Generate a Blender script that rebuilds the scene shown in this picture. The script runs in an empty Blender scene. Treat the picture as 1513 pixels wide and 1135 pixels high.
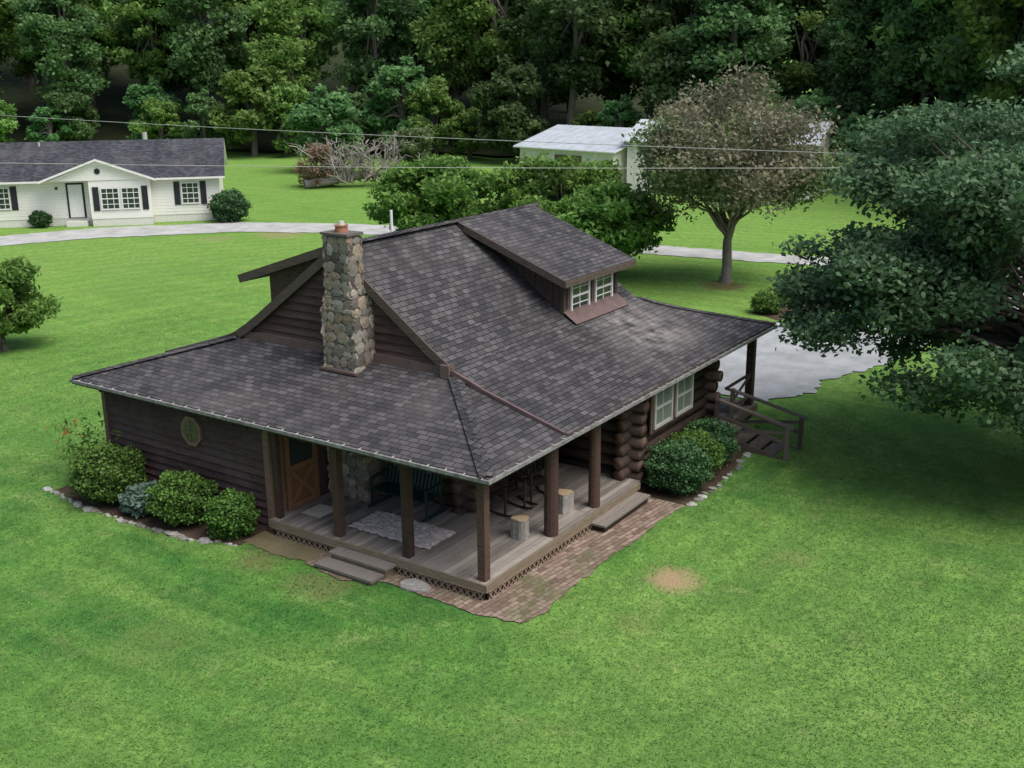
import bpy, math, numpy as np
from mathutils import Vector, Matrix
rng=np.random.default_rng(7)
S=bpy.context.scene
col=S.collection
# ------------------------------------------------------------------ camera / light
yaw=math.radians(33.889);pit=math.radians(16.533);rol=math.radians(-.406)
CAM=np.array([-14.886,-10.522,9.907])
F=Vector((math.cos(yaw)*math.cos(pit),math.sin(yaw)*math.cos(pit),-math.sin(pit)))
R0=Vector((math.sin(yaw),-math.cos(yaw),0));U0=R0.cross(F)
Rr=R0*math.cos(rol)+U0*math.sin(rol);Uu=U0*math.cos(rol)-R0*math.sin(rol)
cd=bpy.data.cameras.new('camera');cd.sensor_width=36;cd.lens=1632.66/1513*36;cd.clip_end=2000
co=bpy.data.objects.new('camera',cd);col.objects.link(co)
M=Matrix((Rr,Uu,-F)).transposed().to_4x4();M.translation=Vector(CAM);co.matrix_world=M
S.camera=co
sun_el=math.radians(60);sun_az=math.atan2(-.75,.0)   # direction towards the sun (math angle)
w=bpy.data.worlds.new('World');S.world=w;w.use_nodes=True
nt=w.node_tree;bg=nt.nodes['Background']
sky=nt.nodes.new('ShaderNodeTexSky');sky.sky_type='NISHITA';sky.sun_disc=False
sky.sun_elevation=sun_el;sky.sun_rotation=math.pi/2-sun_az
sky.air_density=1.0;sky.dust_density=4.0;sky.ozone_density=1.0
nt.links.new(sky.outputs[0],bg.inputs[0]);bg.inputs[1].default_value=.15
sl=bpy.data.lights.new('sun','SUN');sl.energy=3.1;sl.angle=math.radians(48);sl.color=(1,.98,.94)
so=bpy.data.objects.new('sun',sl);col.objects.link(so)
sd=Vector((math.cos(sun_az)*math.cos(sun_el),math.sin(sun_az)*math.cos(sun_el),math.sin(sun_el)))
so.rotation_euler=sd.to_track_quat('Z','Y').to_euler()
S.view_settings.view_transform='Standard';S.view_settings.look='None';S.view_settings.exposure=0
# ------------------------------------------------------------------ material helpers
class NT:
    def __init__(s,name,rough=.8,spec=.3):
        s.m=bpy.data.materials.new(name);s.m.use_nodes=True;s.t=s.m.node_tree;s.b=s.t.nodes['Principled BSDF']
        s.b.inputs['Roughness'].default_value=rough;s.b.inputs['Specular IOR Level'].default_value=spec
    def n(s,typ,**k):
        x=s.t.nodes.new(typ)
        for a,b in k.items(): setattr(x,a,b)
        return x
    def l(s,a,b): s.t.links.new(a,b)
    def coord(s,kind='Object',scale=(1,1,1),rot=(0,0,0)):
        tc=s.n('ShaderNodeTexCoord');mp=s.n('ShaderNodeMapping');mp.inputs['Scale'].default_value=scale;mp.inputs['Rotation'].default_value=rot
        s.l(tc.outputs[kind],mp.inputs[0]);return mp.outputs[0]
    def noise(s,vec,scale,detail=4,rough=.6):
        x=s.n('ShaderNodeTexNoise');x.inputs['Scale'].default_value=scale;x.inputs['Detail'].default_value=detail;x.inputs['Roughness'].default_value=rough
        s.l(vec,x.inputs['Vector']);return x.outputs['Fac']
    def ramp(s,fac,stops):
        x=s.n('ShaderNodeValToRGB');e=x.color_ramp.elements
        while len(e)<len(stops): e.new(.5)
        for i,(p,c) in enumerate(stops): e[i].position=p;e[i].color=(*c,1) if len(c)==3 else c
        s.l(fac,x.inputs[0]);return x.outputs[0]
    def mix(s,a,b,fac,mode='MIX'):
        x=s.n('ShaderNodeMix',data_type='RGBA',blend_type=mode)
        for i,v in ((0,fac),(6,a),(7,b)):
            if hasattr(v,'is_output'): s.l(v,x.inputs[i])
            else: x.inputs[i].default_value=v if i==0 else (*v,1)
        return x.outputs[2]
    def math(s,op,a,b=0,clamp=False):
        x=s.n('ShaderNodeMath',operation=op,use_clamp=clamp)
        for i,v in ((0,a),(1,b)):
            if hasattr(v,'is_output'): s.l(v,x.inputs[i])
            else: x.inputs[i].default_value=v
        return x.outputs[0]
    def mr(s,v,a,b,c=0,d=1):
        x=s.n('ShaderNodeMapRange');s.l(v,x.inputs[0])
        for i,q in ((1,a),(2,b),(3,c),(4,d)): x.inputs[i].default_value=q
        return x.outputs[0]
    def bump(s,h,st=.5,dist=.02):
        x=s.n('ShaderNodeBump');x.inputs['Strength'].default_value=st;x.inputs['Distance'].default_value=dist
        s.l(h,x.inputs['Height']);s.l(x.outputs[0],s.b.inputs['Normal'])
    def base(s,c):
        if hasattr(c,'is_output'): s.l(c,s.b.inputs['Base Color'])
        else: s.b.inputs['Base Color'].default_value=(*c,1)
    def attr(s,name='rnd'):
        x=s.n('ShaderNodeAttribute');x.attribute_name=name;return x.outputs['Fac']
def g(c,k): return tuple(v*k for v in c)
def m_plain(name,c,rough=.6,var=.25,scale=6,bump=.2,spec=.3):
    m=NT(name,rough,spec);v=m.coord();n=m.noise(v,scale);m.base(m.ramp(n,[(.3,g(c,1-var)),(.7,g(c,1+var))]));m.bump(n,bump,.01);return m.m
def m_wood(name,c1,c2,rough=.75,c3=None,vs=30):
    m=NT(name,rough,.25);v=m.coord('UV',(2.0,vs,1));n=m.noise(v,1.5,5);r=m.attr()
    big=m.noise(m.coord('Object'),1.3,4)
    a=m.ramp(n,[(.3,c1),(.7,c2)])
    f=m.math('ADD',m.math('MULTIPLY',r,.7),.62)
    x=m.n('ShaderNodeVectorMath',operation='SCALE');m.l(a,x.inputs[0]);m.l(f,x.inputs['Scale'])
    o=x.outputs[0]
    if c3: o=m.mix(o,c3,m.ramp(big,[(.5,(0,0,0)),(.72,(1,1,1))]))
    m.base(o);m.bump(n,.5,.01);return m.m
def m_shingle(name='asphalt_shingles',tint=(1,1,1)):
    m=NT(name,.85,.25);uv=m.coord('UV')
    b=m.n('ShaderNodeTexBrick');b.offset=.5;b.inputs['Scale'].default_value=1;b.inputs['Brick Width'].default_value=.25;b.inputs['Row Height'].default_value=.14
    b.inputs['Mortar Size'].default_value=.010;b.inputs['Mortar Smooth'].default_value=.2;b.inputs['Bias'].default_value=-.15
    q=lambda c:(c[0]*tint[0],c[1]*tint[1],c[2]*tint[2],1)
    b.inputs['Color1'].default_value=q((.048,.046,.049));b.inputs['Color2'].default_value=q((.136,.128,.131));b.inputs['Mortar'].default_value=(.015,.014,.016,1)
    m.l(uv,b.inputs['Vector'])
    o=m.coord();n1=m.noise(o,.45,5);n2=m.noise(o,60,3);n3=m.noise(m.coord('UV',(1.4,.25,1)),1.2,4);n4=m.noise(o,2.2,4)
    c=m.mix(b.outputs['Color'],(.20,.187,.178),m.math('MULTIPLY',m.ramp(n1,[(.48,(0,0,0)),(.78,(1,1,1))]),.45))
    c=m.mix(c,(.028,.027,.029),m.math('MULTIPLY',m.ramp(n3,[(.40,(0,0,0)),(.72,(1,1,1))]),.68))
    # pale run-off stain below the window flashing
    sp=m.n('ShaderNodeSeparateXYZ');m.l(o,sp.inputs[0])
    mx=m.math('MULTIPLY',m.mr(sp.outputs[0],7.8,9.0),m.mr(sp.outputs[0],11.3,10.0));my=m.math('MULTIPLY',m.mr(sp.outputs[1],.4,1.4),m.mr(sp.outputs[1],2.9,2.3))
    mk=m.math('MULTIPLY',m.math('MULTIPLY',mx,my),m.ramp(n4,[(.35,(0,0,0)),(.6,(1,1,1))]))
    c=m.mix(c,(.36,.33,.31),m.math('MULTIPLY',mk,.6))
    c=m.mix(c,m.ramp(n2,[(.3,(.6,.6,.6)),(.7,(1.3,1.3,1.3))]),.6,'MULTIPLY')
    m.base(c)
    su=m.n('ShaderNodeSeparateXYZ');m.l(uv,su.inputs[0]);row=m.math('FRACT',m.math('DIVIDE',su.outputs[1],.14))
    h=m.math('ADD',m.math('MULTIPLY',m.math('SUBTRACT',1,row),.9),m.math('MULTIPLY',b.outputs['Fac'],-.6))
    h=m.math('ADD',h,m.math('MULTIPLY',n2,.3));m.bump(h,.9,.024);return m.m
def m_leaf(name,dark,light,trans=.35,objvar=.25):
    m=NT(name,.55,.25);r=m.attr();oi=m.n('ShaderNodeObjectInfo')
    c=m.ramp(r,[(0,dark),(.55,tuple((a+b)/2 for a,b in zip(dark,light))),(1,light)])
    h=m.n('ShaderNodeHueSaturation')
    m.l(m.math('ADD',m.math('MULTIPLY',m.math('SUBTRACT',oi.outputs['Random'],.5),objvar*.16),.5),h.inputs['Hue'])
    m.l(m.math('ADD',m.math('MULTIPLY',m.math('SUBTRACT',oi.outputs['Random'],.5),objvar*2.4),1.0),h.inputs['Value'])
    m.l(c,h.inputs['Color']);m.base(h.outputs[0])
    tr=m.n('ShaderNodeBsdfTranslucent');m.l(h.outputs[0],tr.inputs[0]);mx=m.n('ShaderNodeMixShader');mx.inputs[0].default_value=trans
    m.l(m.b.outputs[0],mx.inputs[1]);m.l(tr.outputs[0],mx.inputs[2]);m.l(mx.outputs[0],m.t.nodes['Material Output'].inputs[0]);return m.m
def m_rnd(name,stops,rough=.8,scale=25,b=.4):
    m=NT(name,rough);c=m.ramp(m.attr(),stops);n=m.noise(m.coord(),scale,4)
    c=m.mix(c,m.ramp(n,[(.3,(.55,.55,.55)),(.7,(1.3,1.3,1.3))]),.8,'MULTIPLY');m.base(c);m.bump(n,b,.01);return m.m
def m_glass(name,c=(.03,.04,.04)):
    m=NT(name,.06,.6);m.base(c);return m.m
def m_grass():
    m=NT('lawn_grass',.9,.12);o=m.coord()
    n0=m.noise(o,.06,4,.6);n1=m.noise(o,.28,5,.65);n2=m.noise(o,3.5,5,.7);n3=m.noise(o,34,4,.75);n4=m.noise(o,1.1,5,.7);n5=m.noise(o,9,4,.7)
    st=m.noise(m.coord('Object',(.16,1.3,1),(0,0,math.radians(-28))),.8,3);st2=m.noise(m.coord('Object',(1.1,.14,1),(0,0,math.radians(12))),.7,3)
    c=m.ramp(n1,[(.25,(.060,.175,.038)),(.5,(.090,.240,.048)),(.75,(.155,.305,.066))])
    c=m.mix(c,(.042,.150,.036),m.math('MULTIPLY',m.ramp(st,[(.42,(0,0,0)),(.60,(1,1,1))]),.7))
    c=m.mix(c,(.185,.325,.08),m.math('MULTIPLY',m.ramp(st2,[(.46,(0,0,0)),(.64,(1,1,1))]),.65))
    c=m.mix(c,(.21,.34,.09),m.math('MULTIPLY',m.ramp(n0,[(.42,(0,0,0)),(.62,(1,1,1))]),.55))
    ps=m.n('ShaderNodeSeparateXYZ');m.l(o,ps.inputs[0])
    far=m.math('ADD',m.math('MULTIPLY',ps.outputs[0],.83),m.math('MULTIPLY',ps.outputs[1],.557))
    c=m.mix(c,(.20,.345,.075),m.math('MULTIPLY',m.mr(far,6,28),.6))
    # mower passes curving round the cabin
    d=m.n('ShaderNodeVectorMath',operation='DISTANCE');m.l(o,d.inputs[0]);d.inputs[1].default_value=(6,6,0)
    wv=m.math('SINE',m.math('ADD',m.math('MULTIPLY',d.outputs['Value'],5.2),m.math('MULTIPLY',n1,9)))
    c=m.mix(c,m.ramp(m.math('ADD',m.math('MULTIPLY',wv,.5),.5),[(0,(.84,.86,.84)),(1,(1.14,1.12,1.1))]),m.math('MULTIPLY',m.ramp(n4,[(.35,(0,0,0)),(.65,(1,1,1))]),.9),'MULTIPLY')
    c=m.mix(c,(.30,.34,.15),m.math('MULTIPLY',m.ramp(n4,[(.54,(0,0,0)),(.74,(1,1,1))]),.45))
    c=m.mix(c,m.ramp(n2,[(.3,(.70,.74,.70)),(.7,(1.27,1.24,1.2))]),.9,'MULTIPLY')
    c=m.mix(c,m.ramp(n5,[(.3,(.68,.72,.68)),(.7,(1.32,1.28,1.2))]),.85,'MULTIPLY')
    def spot(cc,x,y,r,colr,k,soft=.35):
        d=m.n('ShaderNodeVectorMath',operation='DISTANCE');m.l(o,d.inputs[0]);d.inputs[1].default_value=(x,y,0)
        dd=m.math('ADD',d.outputs['Value'],m.math('MULTIPLY',m.math('SUBTRACT',m.math('ADD',m.math('MULTIPLY',n2,.5),m.math('MULTIPLY',n4,.5)),.5),r*3.2))
        return m.mix(cc,colr,m.math('MULTIPLY',m.mr(dd,r*(1+soft),r*(1-soft)),k))
    c=spot(c,3.1,-2.2,.44,(.40,.29,.17),.95,.6)
    c=spot(c,-.9,3.3,.6,(.22,.22,.09),.6);c=spot(c,1.2,-2.4,.35,(.2,.26,.08),.5);c=spot(c,-.7,5.2,.5,(.2,.17,.08),.6)
    c=spot(c,-4,4.5,.7,(.2,.27,.08),.4);c=spot(c,31,36.5,1.3,(.30,.27,.13),.7);c=spot(c,28,38.5,.9,(.26,.27,.12),.6)
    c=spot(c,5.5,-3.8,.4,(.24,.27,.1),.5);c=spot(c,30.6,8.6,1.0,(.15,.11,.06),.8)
    c=m.mix(c,m.ramp(n3,[(.25,(.5,.54,.5)),(.5,(1,1,1)),(.8,(1.5,1.42,1.3))]),.8,'MULTIPLY')
    m.base(c);h=m.math('ADD',n3,m.math('MULTIPLY',n2,1.5));m.bump(h,.8,.05);return m.m
def m_brickpave():
    m=NT('paver_bricks',.85);uv=m.coord('UV',(1,1,1),(0,0,.1));nz=m.noise(m.coord(),1.1,5);n2=m.noise(m.coord(),14,4)
    b=m.n('ShaderNodeTexBrick');b.inputs['Scale'].default_value=1;b.inputs['Brick Width'].default_value=.24;b.inputs['Row Height'].default_value=.12
    b.inputs['Mortar Size'].default_value=.009;b.inputs['Color1'].default_value=(.15,.095,.075,1);b.inputs['Color2'].default_value=(.32,.24,.20,1);b.inputs['Mortar'].default_value=(.08,.085,.05,1)
    m.l(uv,b.inputs['Vector'])
    c=m.mix(b.outputs['Color'],(.10,.12,.05),m.math('MULTIPLY',m.ramp(nz,[(.5,(0,0,0)),(.7,(1,1,1))]),.7))
    c=m.mix(c,m.ramp(n2,[(.3,(.6,.6,.6)),(.7,(1.35,1.3,1.25))]),.7,'MULTIPLY')
    m.base(c);m.bump(m.math('ADD',m.math('MULTIPLY',b.outputs['Fac'],-1),n2),.6,.015);return m.m
def m_gravel(name,a,b):
    m=NT(name,.95,.1);o=m.coord();n=m.noise(o,30,4,.7);n1=m.noise(o,.9,4);c=m.ramp(n,[(.3,a),(.7,b)])
    c=m.mix(c,m.ramp(n1,[(.35,(.72,.74,.7)),(.65,(1.12,1.12,1.12))]),.8,'MULTIPLY');m.base(c);m.bump(n,.6,.03);return m.m
MT={}
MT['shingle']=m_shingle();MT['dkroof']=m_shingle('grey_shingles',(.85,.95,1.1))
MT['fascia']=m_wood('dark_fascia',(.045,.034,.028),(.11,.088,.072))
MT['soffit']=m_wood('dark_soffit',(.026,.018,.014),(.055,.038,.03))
MT['siding']=m_wood('dark_lap_siding',(.036,.022,.020),(.115,.070,.062),c3=(.085,.062,.058))
MT['log']=m_wood('dark_log',(.026,.018,.014),(.085,.056,.044))
MT['logend']=m_wood('log_end',(.055,.034,.024),(.15,.092,.068))
MT['post']=m_wood('porch_post_wood',(.04,.023,.019),(.11,.064,.052))
MT['flash']=m_plain('brown_flashing',(.135,.092,.085),.5,.2,4,.1)
MT['gutter']=m_plain('weathered_gutter',(.20,.195,.195),.5,.45,9,.2)
MT['deck']=m_wood('weathered_deck',(.17,.148,.13),(.31,.28,.245))
MT['rim']=m_wood('deck_rim',(.13,.10,.07),(.26,.21,.15))
MT['latt']=m_wood('lattice_wood',(.13,.092,.066),(.27,.205,.15))
MT['rail']=m_wood('stair_wood',(.085,.065,.052),(.19,.152,.125))
MT['stone']=m_rnd('fieldstone',[(0,(.08,.07,.062)),(.25,(.22,.195,.165)),(.45,(.31,.25,.185)),(.6,(.16,.148,.14)),(.8,(.37,.335,.285)),(1,(.235,.165,.115))],.85,14,.8)
MT['mortar']=m_plain('chimney_mortar',(.125,.115,.10),.95,.3,20,.5)
MT['rock']=m_rnd('edging_rock',[(0,(.16,.15,.13)),(1,(.45,.44,.41))],.85,12,.6)
MT['clay']=m_plain('clay_flue',(.34,.15,.09),.8,.2,8)
MT['glass']=m_glass('window_glass')
MT['glassc']=m_glass('curtained_glass',(.17,.2,.17));MT['glassy']=m_glass('amber_glass',(.085,.08,.05))
MT['white']=m_plain('white_trim',(.74,.74,.72),.5,.06,5,.05)
MT['cream']=m_plain('window_frame_grey',(.45,.45,.42),.5,.1,5,.05)
MT['doorw']=m_wood('stained_door_wood',(.12,.055,.028),(.24,.12,.062))
MT['casing']=m_wood('window_casing',(.13,.082,.060),(.25,.165,.125))
MT['green']=m_plain('dark_green_paint',(.014,.036,.034),.4,.3,5)
MT['rug']=m_plain('shag_rug',(.56,.49,.45),.95,.40,16,1)
MT['mat']=m_plain('door_mat',(.55,.51,.43),.95,.2,30,.6)
MT['bark']=m_rnd('bark',[(0,(.07,.055,.045)),(1,(.16,.135,.115))],.9,12,.9)
MT['barkgrey']=m_rnd('grey_bark',[(0,(.20,.18,.16)),(1,(.36,.33,.30))],.9,12,.8)
MT['barkthin']=m_rnd('brown_grey_bark',[(0,(.12,.105,.09)),(1,(.22,.195,.17))],.9,12,.8)
MT['stumptop']=m_wood('cut_wood',(.35,.25,.15),(.5,.38,.25))
MT['pave']=m_brickpave()
MT['road']=m_gravel('pale_gravel',(.34,.34,.335),(.52,.52,.51))
MT['drive']=m_gravel('driveway_gravel',(.29,.305,.32),(.43,.445,.455))
MT['mulch']=m_gravel('mulch',(.045,.032,.022),(.12,.085,.06));MT['dirt']=m_gravel('mossy_dirt',(.10,.10,.05),(.24,.19,.12))
MT['floor']=m_gravel('forest_floor',(.02,.028,.012),(.05,.06,.028))
MT['grass']=m_grass()
def lawn_blade():
    m=NT('grass_blades',.7,.15);c=m.ramp(m.attr(),[(0,(.065,.175,.038)),(.5,(.125,.285,.060)),(.9,(.21,.38,.10)),(1,(.36,.41,.2))]);m.base(c)
    tr=m.n('ShaderNodeBsdfTranslucent');m.l(c,tr.inputs[0]);mx=m.n('ShaderNodeMixShader');mx.inputs[0].default_value=.4
    m.l(m.b.outputs[0],mx.inputs[1]);m.l(tr.outputs[0],mx.inputs[2]);m.l(mx.outputs[0],m.t.nodes['Material Output'].inputs[0]);return m.m
MT['blade']=lawn_blade()
# ------------------------------------------------------------------ mesh builder
class MB:
    def __init__(s): s.v=[];s.f=[];s.m=[];s.r=[];s.mats=[]
    def mi(s,k):
        if k not in s.mats: s.mats.append(k)
        return s.mats.index(k)
    def add(s,vs,fs,mat,r=None):
        b=len(s.v);s.v+= [tuple(map(float,p)) for p in vs]
        if r is None: r=float(rng.random())
        for i,f in enumerate(fs):
            s.f.append([b+j for j in f]);s.m.append(s.mi(mat if isinstance(mat,str) else mat[i]));s.r.append(r)
    def box(s,x0,x1,y0,y1,z0,z1,mat,r=None): s.lb(((0,0,0),(1,0,0),(0,1,0)),x0,x1,y0,y1,z0,z1,mat,r)
    def lb(s,fr,a0,a1,b0,b1,z0,z1,mat,r=None):
        O,u,n=[np.array(q,float) for q in fr];Z=np.array((0,0,1.))
        P=[O+u*a+n*b+Z*c for c in (z0,z1) for b in (b0,b1) for a in (a0,a1)]
        fs=[(0,2,3,1),(4,5,7,6),(0,1,5,4),(2,6,7,3),(0,4,6,2),(1,3,7,5)]
        if np.cross(u,n)[2]<0: fs=[f[::-1] for f in fs]
        s.add(P,fs,mat,r)
    def beam(s,p,q,w,h,mat,r=None,up=(0,0,1)):
        p=np.array(p,float);q=np.array(q,float);d=(q-p)/np.linalg.norm(q-p);a=np.cross(d,up)
        if np.linalg.norm(a)<1e-3: a=np.array((1.,0,0))
        a/=np.linalg.norm(a);b=np.cross(a,d)
        P=[e+a*i*w/2+b*j*h/2 for e in (p,q) for j in (-1,1) for i in (-1,1)]
        s.add(P,[(0,1,3,2),(4,6,7,5),(0,4,5,1),(2,3,7,6),(0,2,6,4),(1,5,7,3)],mat,r)
    def cyl(s,p,q,r0,r1,n,mat,cap=None,r=None,jit=0):
        p=np.array(p,float);q=np.array(q,float);d=(q-p)/max(1e-9,np.linalg.norm(q-p));a=np.cross(d,(0,0,1))
        if np.linalg.norm(a)<1e-2: a=np.array((1.,0,0))
        a/=np.linalg.norm(a);b=np.cross(d,a);P=[]
        for e,rr in ((p,r0),(q,r1)):
            for i in range(n):
                t=2*math.pi*i/n;k=rr*(1+jit*(rng.random()-.5));P.append(e+(a*math.cos(t)+b*math.sin(t))*k)
        fs=[(i,(i+1)%n,n+(i+1)%n,n+i) for i in range(n)];ms=[mat]*n
        if cap: fs+=[tuple(range(n))[::-1],tuple(range(n,2*n))];ms+=[cap,cap]
        s.add(P,fs,ms,r)
    def prism(s,poly,axis,a0,a1,mat):
        n=len(poly);P=[(a0,y,z) for y,z in poly]+[(a1,y,z) for y,z in poly]
        s.add(P,[tuple(range(n)),tuple(range(n,2*n))[::-1]]+[(i,n+i,n+(i+1)%n,(i+1)%n) for i in range(n)],mat)
    def slab(s,pts,th,top,side,bot):
        pts=[np.array(p,float) for p in pts]
        nn=sum((np.cross(pts[i]-pts[0],pts[i+1]-pts[0]) for i in range(1,len(pts)-1)),np.zeros(3))
        if nn[2]<0: pts=pts[::-1]
        n=len(pts);P=pts+[p-np.array((0,0,th)) for p in pts]
        s.add(P,[tuple(range(n)),tuple(range(n,2*n))[::-1]]+[(i,n+i,n+(i+1)%n,(i+1)%n) for i in range(n)],[top,bot]+[side]*n)
    def obj(s,name,parent=None,smooth=False):
        me=bpy.data.meshes.new(name);me.from_pydata(s.v,[],s.f)
        for k in s.mats: me.materials.append(MT[k])
        me.polygons.foreach_set('material_index',s.m)
        at=me.attributes.new('rnd','FLOAT','FACE');at.data.foreach_set('value',s.r)
        uv=me.uv_layers.new(name='UVMap');me.update()
        for p in me.polygons:
            n=p.normal
            u=Vector((0,0,1)).cross(n)
            if u.length<1e-3: u=Vector((1,0,0));v=Vector((0,1,0))
            else: u.normalize();v=n.cross(u)
            for li in p.loop_indices:
                c=me.vertices[me.loops[li].vertex_index].co;uv.data[li].uv=(c.dot(u),c.dot(v))
        if smooth: me.polygons.foreach_set('use_smooth',[True]*len(me.polygons))
        o=bpy.data.objects.new(name,me);col.objects.link(o)
        if parent: o.parent=parent
        return o
def empty(name,loc=(0,0,0)):
    o=bpy.data.objects.new(name,None);o.empty_display_size=.3;col.objects.link(o);return o
def np_mesh(name,verts,k,rnd,mats,parent=None,matidx=None):
    N=len(verts)//k;me=bpy.data.meshes.new(name)
    me.vertices.add(N*k);me.vertices.foreach_set('co',np.ascontiguousarray(verts,dtype=np.float32).ravel())
    me.loops.add(N*k);me.loops.foreach_set('vertex_index',np.arange(N*k,dtype=np.int32))
    me.polygons.add(N);me.polygons.foreach_set('loop_start',np.arange(0,N*k,k,dtype=np.int32))
    me.update(calc_edges=True)
    for q in mats: me.materials.append(MT[q] if isinstance(q,str) else q)
    at=me.attributes.new('rnd','FLOAT','FACE');at.data.foreach_set('value',np.asarray(rnd,dtype=np.float32))
    o=bpy.data.objects.new(name,me);col.objects.link(o)
    if parent: o.parent=parent
    return o
# ------------------------------------------------------------------ ground
def sst(a,b,x):
    t=np.clip((x-a)/(b-a),0,1);return t*t*(3-2*t)
def hgt(x,y):
    x=np.asarray(x,float);y=np.asarray(y,float)
    dx=np.maximum(np.maximum(-x,x-13.8),0);dy=np.maximum(np.maximum(-y,y-11.9),0);d=np.hypot(dx,dy)
    h=.15*(1-sst(.9,3.6,d))
    s=(x+14.9)*.83+(y+10.5)*.557
    h=h+35*sst(112,260,s)
    h=h+.05*np.sin(x*.31+1)*np.cos(y*.27)*sst(3,10,d)*(1-sst(14,22,d))
    return h
def axis(c,lo,hi,n):
    t=np.linspace(-1,1,n);k=6.0;q=np.sinh(k*t)/np.sinh(k)
    return np.where(t<0,c+q*(c-lo),c+q*(hi-c))
xs=axis(6,-300,500,220);ys=axis(5,-400,500,220)
X,Y=np.meshgrid(xs,ys,indexing='ij');Z=hgt(X,Y)
vv=np.stack([X,Y,Z],-1).reshape(-1,3);n=220
fi=[(i*n+j,(i+1)*n+j,(i+1)*n+j+1,i*n+j+1) for i in range(n-1) for j in range(n-1)]
me=bpy.data.meshes.new('lawn_ground');me.from_pydata(vv.tolist(),[],fi);me.materials.append(MT['grass'])
me.polygons.foreach_set('use_smooth',[True]*len(me.polygons))
ground=bpy.data.objects.new('lawn_ground',me);col.objects.link(ground)
def resamp(P,n):
    P=np.array(P,float);d=np.r_[0,np.cumsum(np.linalg.norm(np.diff(P,axis=0),axis=1))]
    t=np.linspace(0,d[-1],n);return np.stack([np.interp(t,d,P[:,k]) for k in (0,1)],-1)
def ribbon(name,L,Rt,mat,nu=80,nv=8,eps=.02,jit=.1):
    a=resamp(L,nu);b=resamp(Rt,nu)
    for q in (a,b):
        for _ in range(4): q[1:-1]=(q[:-2]+2*q[1:-1]+q[2:])/4
        q[1:-1]+=rng.normal(0,jit,(nu-2,2))*.5
    m=MB();V=[]
    for i in range(nu):
        for j in range(nv+1):
            p=a[i]+(b[i]-a[i])*j/nv;V.append((p[0],p[1],float(hgt(*p))+eps))
    m.add(V,[(i*(nv+1)+j,(i+1)*(nv+1)+j,(i+1)*(nv+1)+j+1,i*(nv+1)+j+1) for i in range(nu-1) for j in range(nv)],mat,.5)
    return m.obj(name)
ribbon('gravel_road',[(-20,62),(5,53.5),(19.9,46.9),(24.7,44.5),(30.4,39.5),(33.2,33.9),(34.2,29.7),(35.3,22),(36.1,15.9),(37,10.3),(37.8,5.8),(38.5,2.4),(40,-5),(44,-25)],
 [(-18,66),(6,56.5),(21.9,50.1),(27.2,47.9),(33.1,42.5),(36,36.6),(37.5,32.4),(38,25),(38.8,17.3),(39.4,11.3),(40.2,6.5),(41,3),(42.5,-5),(46.5,-25)],'road',260,6,.03,.16)
ribbon('gravel_driveway',[(15.4,9),(14.9,5),(14.7,.6),(16.4,-.1),(18.5,-.1),(20.5,-.9),(24,-1.6),(30,-3),(39,-5.5)],[(17.5,9.5),(19.5,8.5),(22,6.5),(24.5,4.4),(26.5,2.8),(29,1.2),(31,.3),(33,-.5),(39.5,-2)],'drive',160,12,.035,.2)
# ------------------------------------------------------------------ log cabin
cab=empty('log_cabin');W=11.9;HE=2.75;RY=W/2;XA=2.72;XB=10.9;XL=13.8
prof=[(0,2.79),(.5,2.93),(1,3.08),(1.5,3.23),(2,3.39),(2.4,3.54),(2.75,3.71),(3.1,3.92),(3.5,4.19),(RY,5.98)]
prof=prof+[(W-y,z) for y,z in prof[-2::-1]]
m=MB();th=.17
for i in range(len(prof)-1):
    (y0,z0),(y1,z1)=prof[i],prof[i+1]
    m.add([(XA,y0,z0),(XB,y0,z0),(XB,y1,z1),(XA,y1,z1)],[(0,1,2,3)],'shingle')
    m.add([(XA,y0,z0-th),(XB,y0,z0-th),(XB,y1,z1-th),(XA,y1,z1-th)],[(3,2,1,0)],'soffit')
    m.add([(XA,y0,z0),(XA,y1,z1),(XA,y1,z1-th),(XA,y0,z0-th)],[(0,1,2,3)],'fascia',.6)
    m.add([(XB,y0,z0),(XB,y1,z1),(XB,y1,z1-th),(XB,y0,z0-th)],[(3,2,1,0)],'fascia',.6)
for y,s in ((0,1),(W,-1)):
    m.add([(XA,y,2.79),(XB,y,2.79),(XB,y,2.79-th),(XA,y,2.79-th)],[(0,3,2,1)],'fascia')
T=2.8;hz=3.54
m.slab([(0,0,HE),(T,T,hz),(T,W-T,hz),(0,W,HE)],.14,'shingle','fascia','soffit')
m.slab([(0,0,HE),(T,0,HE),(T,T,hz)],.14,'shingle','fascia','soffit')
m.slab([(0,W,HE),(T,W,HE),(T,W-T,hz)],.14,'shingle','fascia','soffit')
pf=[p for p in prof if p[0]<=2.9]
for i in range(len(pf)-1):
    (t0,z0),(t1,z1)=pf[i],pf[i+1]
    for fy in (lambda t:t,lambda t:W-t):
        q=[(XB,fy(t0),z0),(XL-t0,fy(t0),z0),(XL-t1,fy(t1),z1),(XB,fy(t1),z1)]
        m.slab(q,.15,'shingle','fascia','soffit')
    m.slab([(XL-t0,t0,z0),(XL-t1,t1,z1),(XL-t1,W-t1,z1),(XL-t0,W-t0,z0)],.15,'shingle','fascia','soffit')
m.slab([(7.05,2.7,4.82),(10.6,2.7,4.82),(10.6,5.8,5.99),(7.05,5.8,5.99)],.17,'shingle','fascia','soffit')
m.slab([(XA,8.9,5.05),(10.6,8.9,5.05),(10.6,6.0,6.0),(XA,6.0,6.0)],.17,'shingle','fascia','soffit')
for i in range(len(prof)-1):
    (y0,z0),(y1,z1)=prof[i],prof[i+1]
    if 2.9<=(y0+y1)/2<=W-2.9: m.beam((XA-.02,y0,z0-.115),(XA-.02,y1,z1-.115),.035,.20,'fascia',.9)
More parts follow.
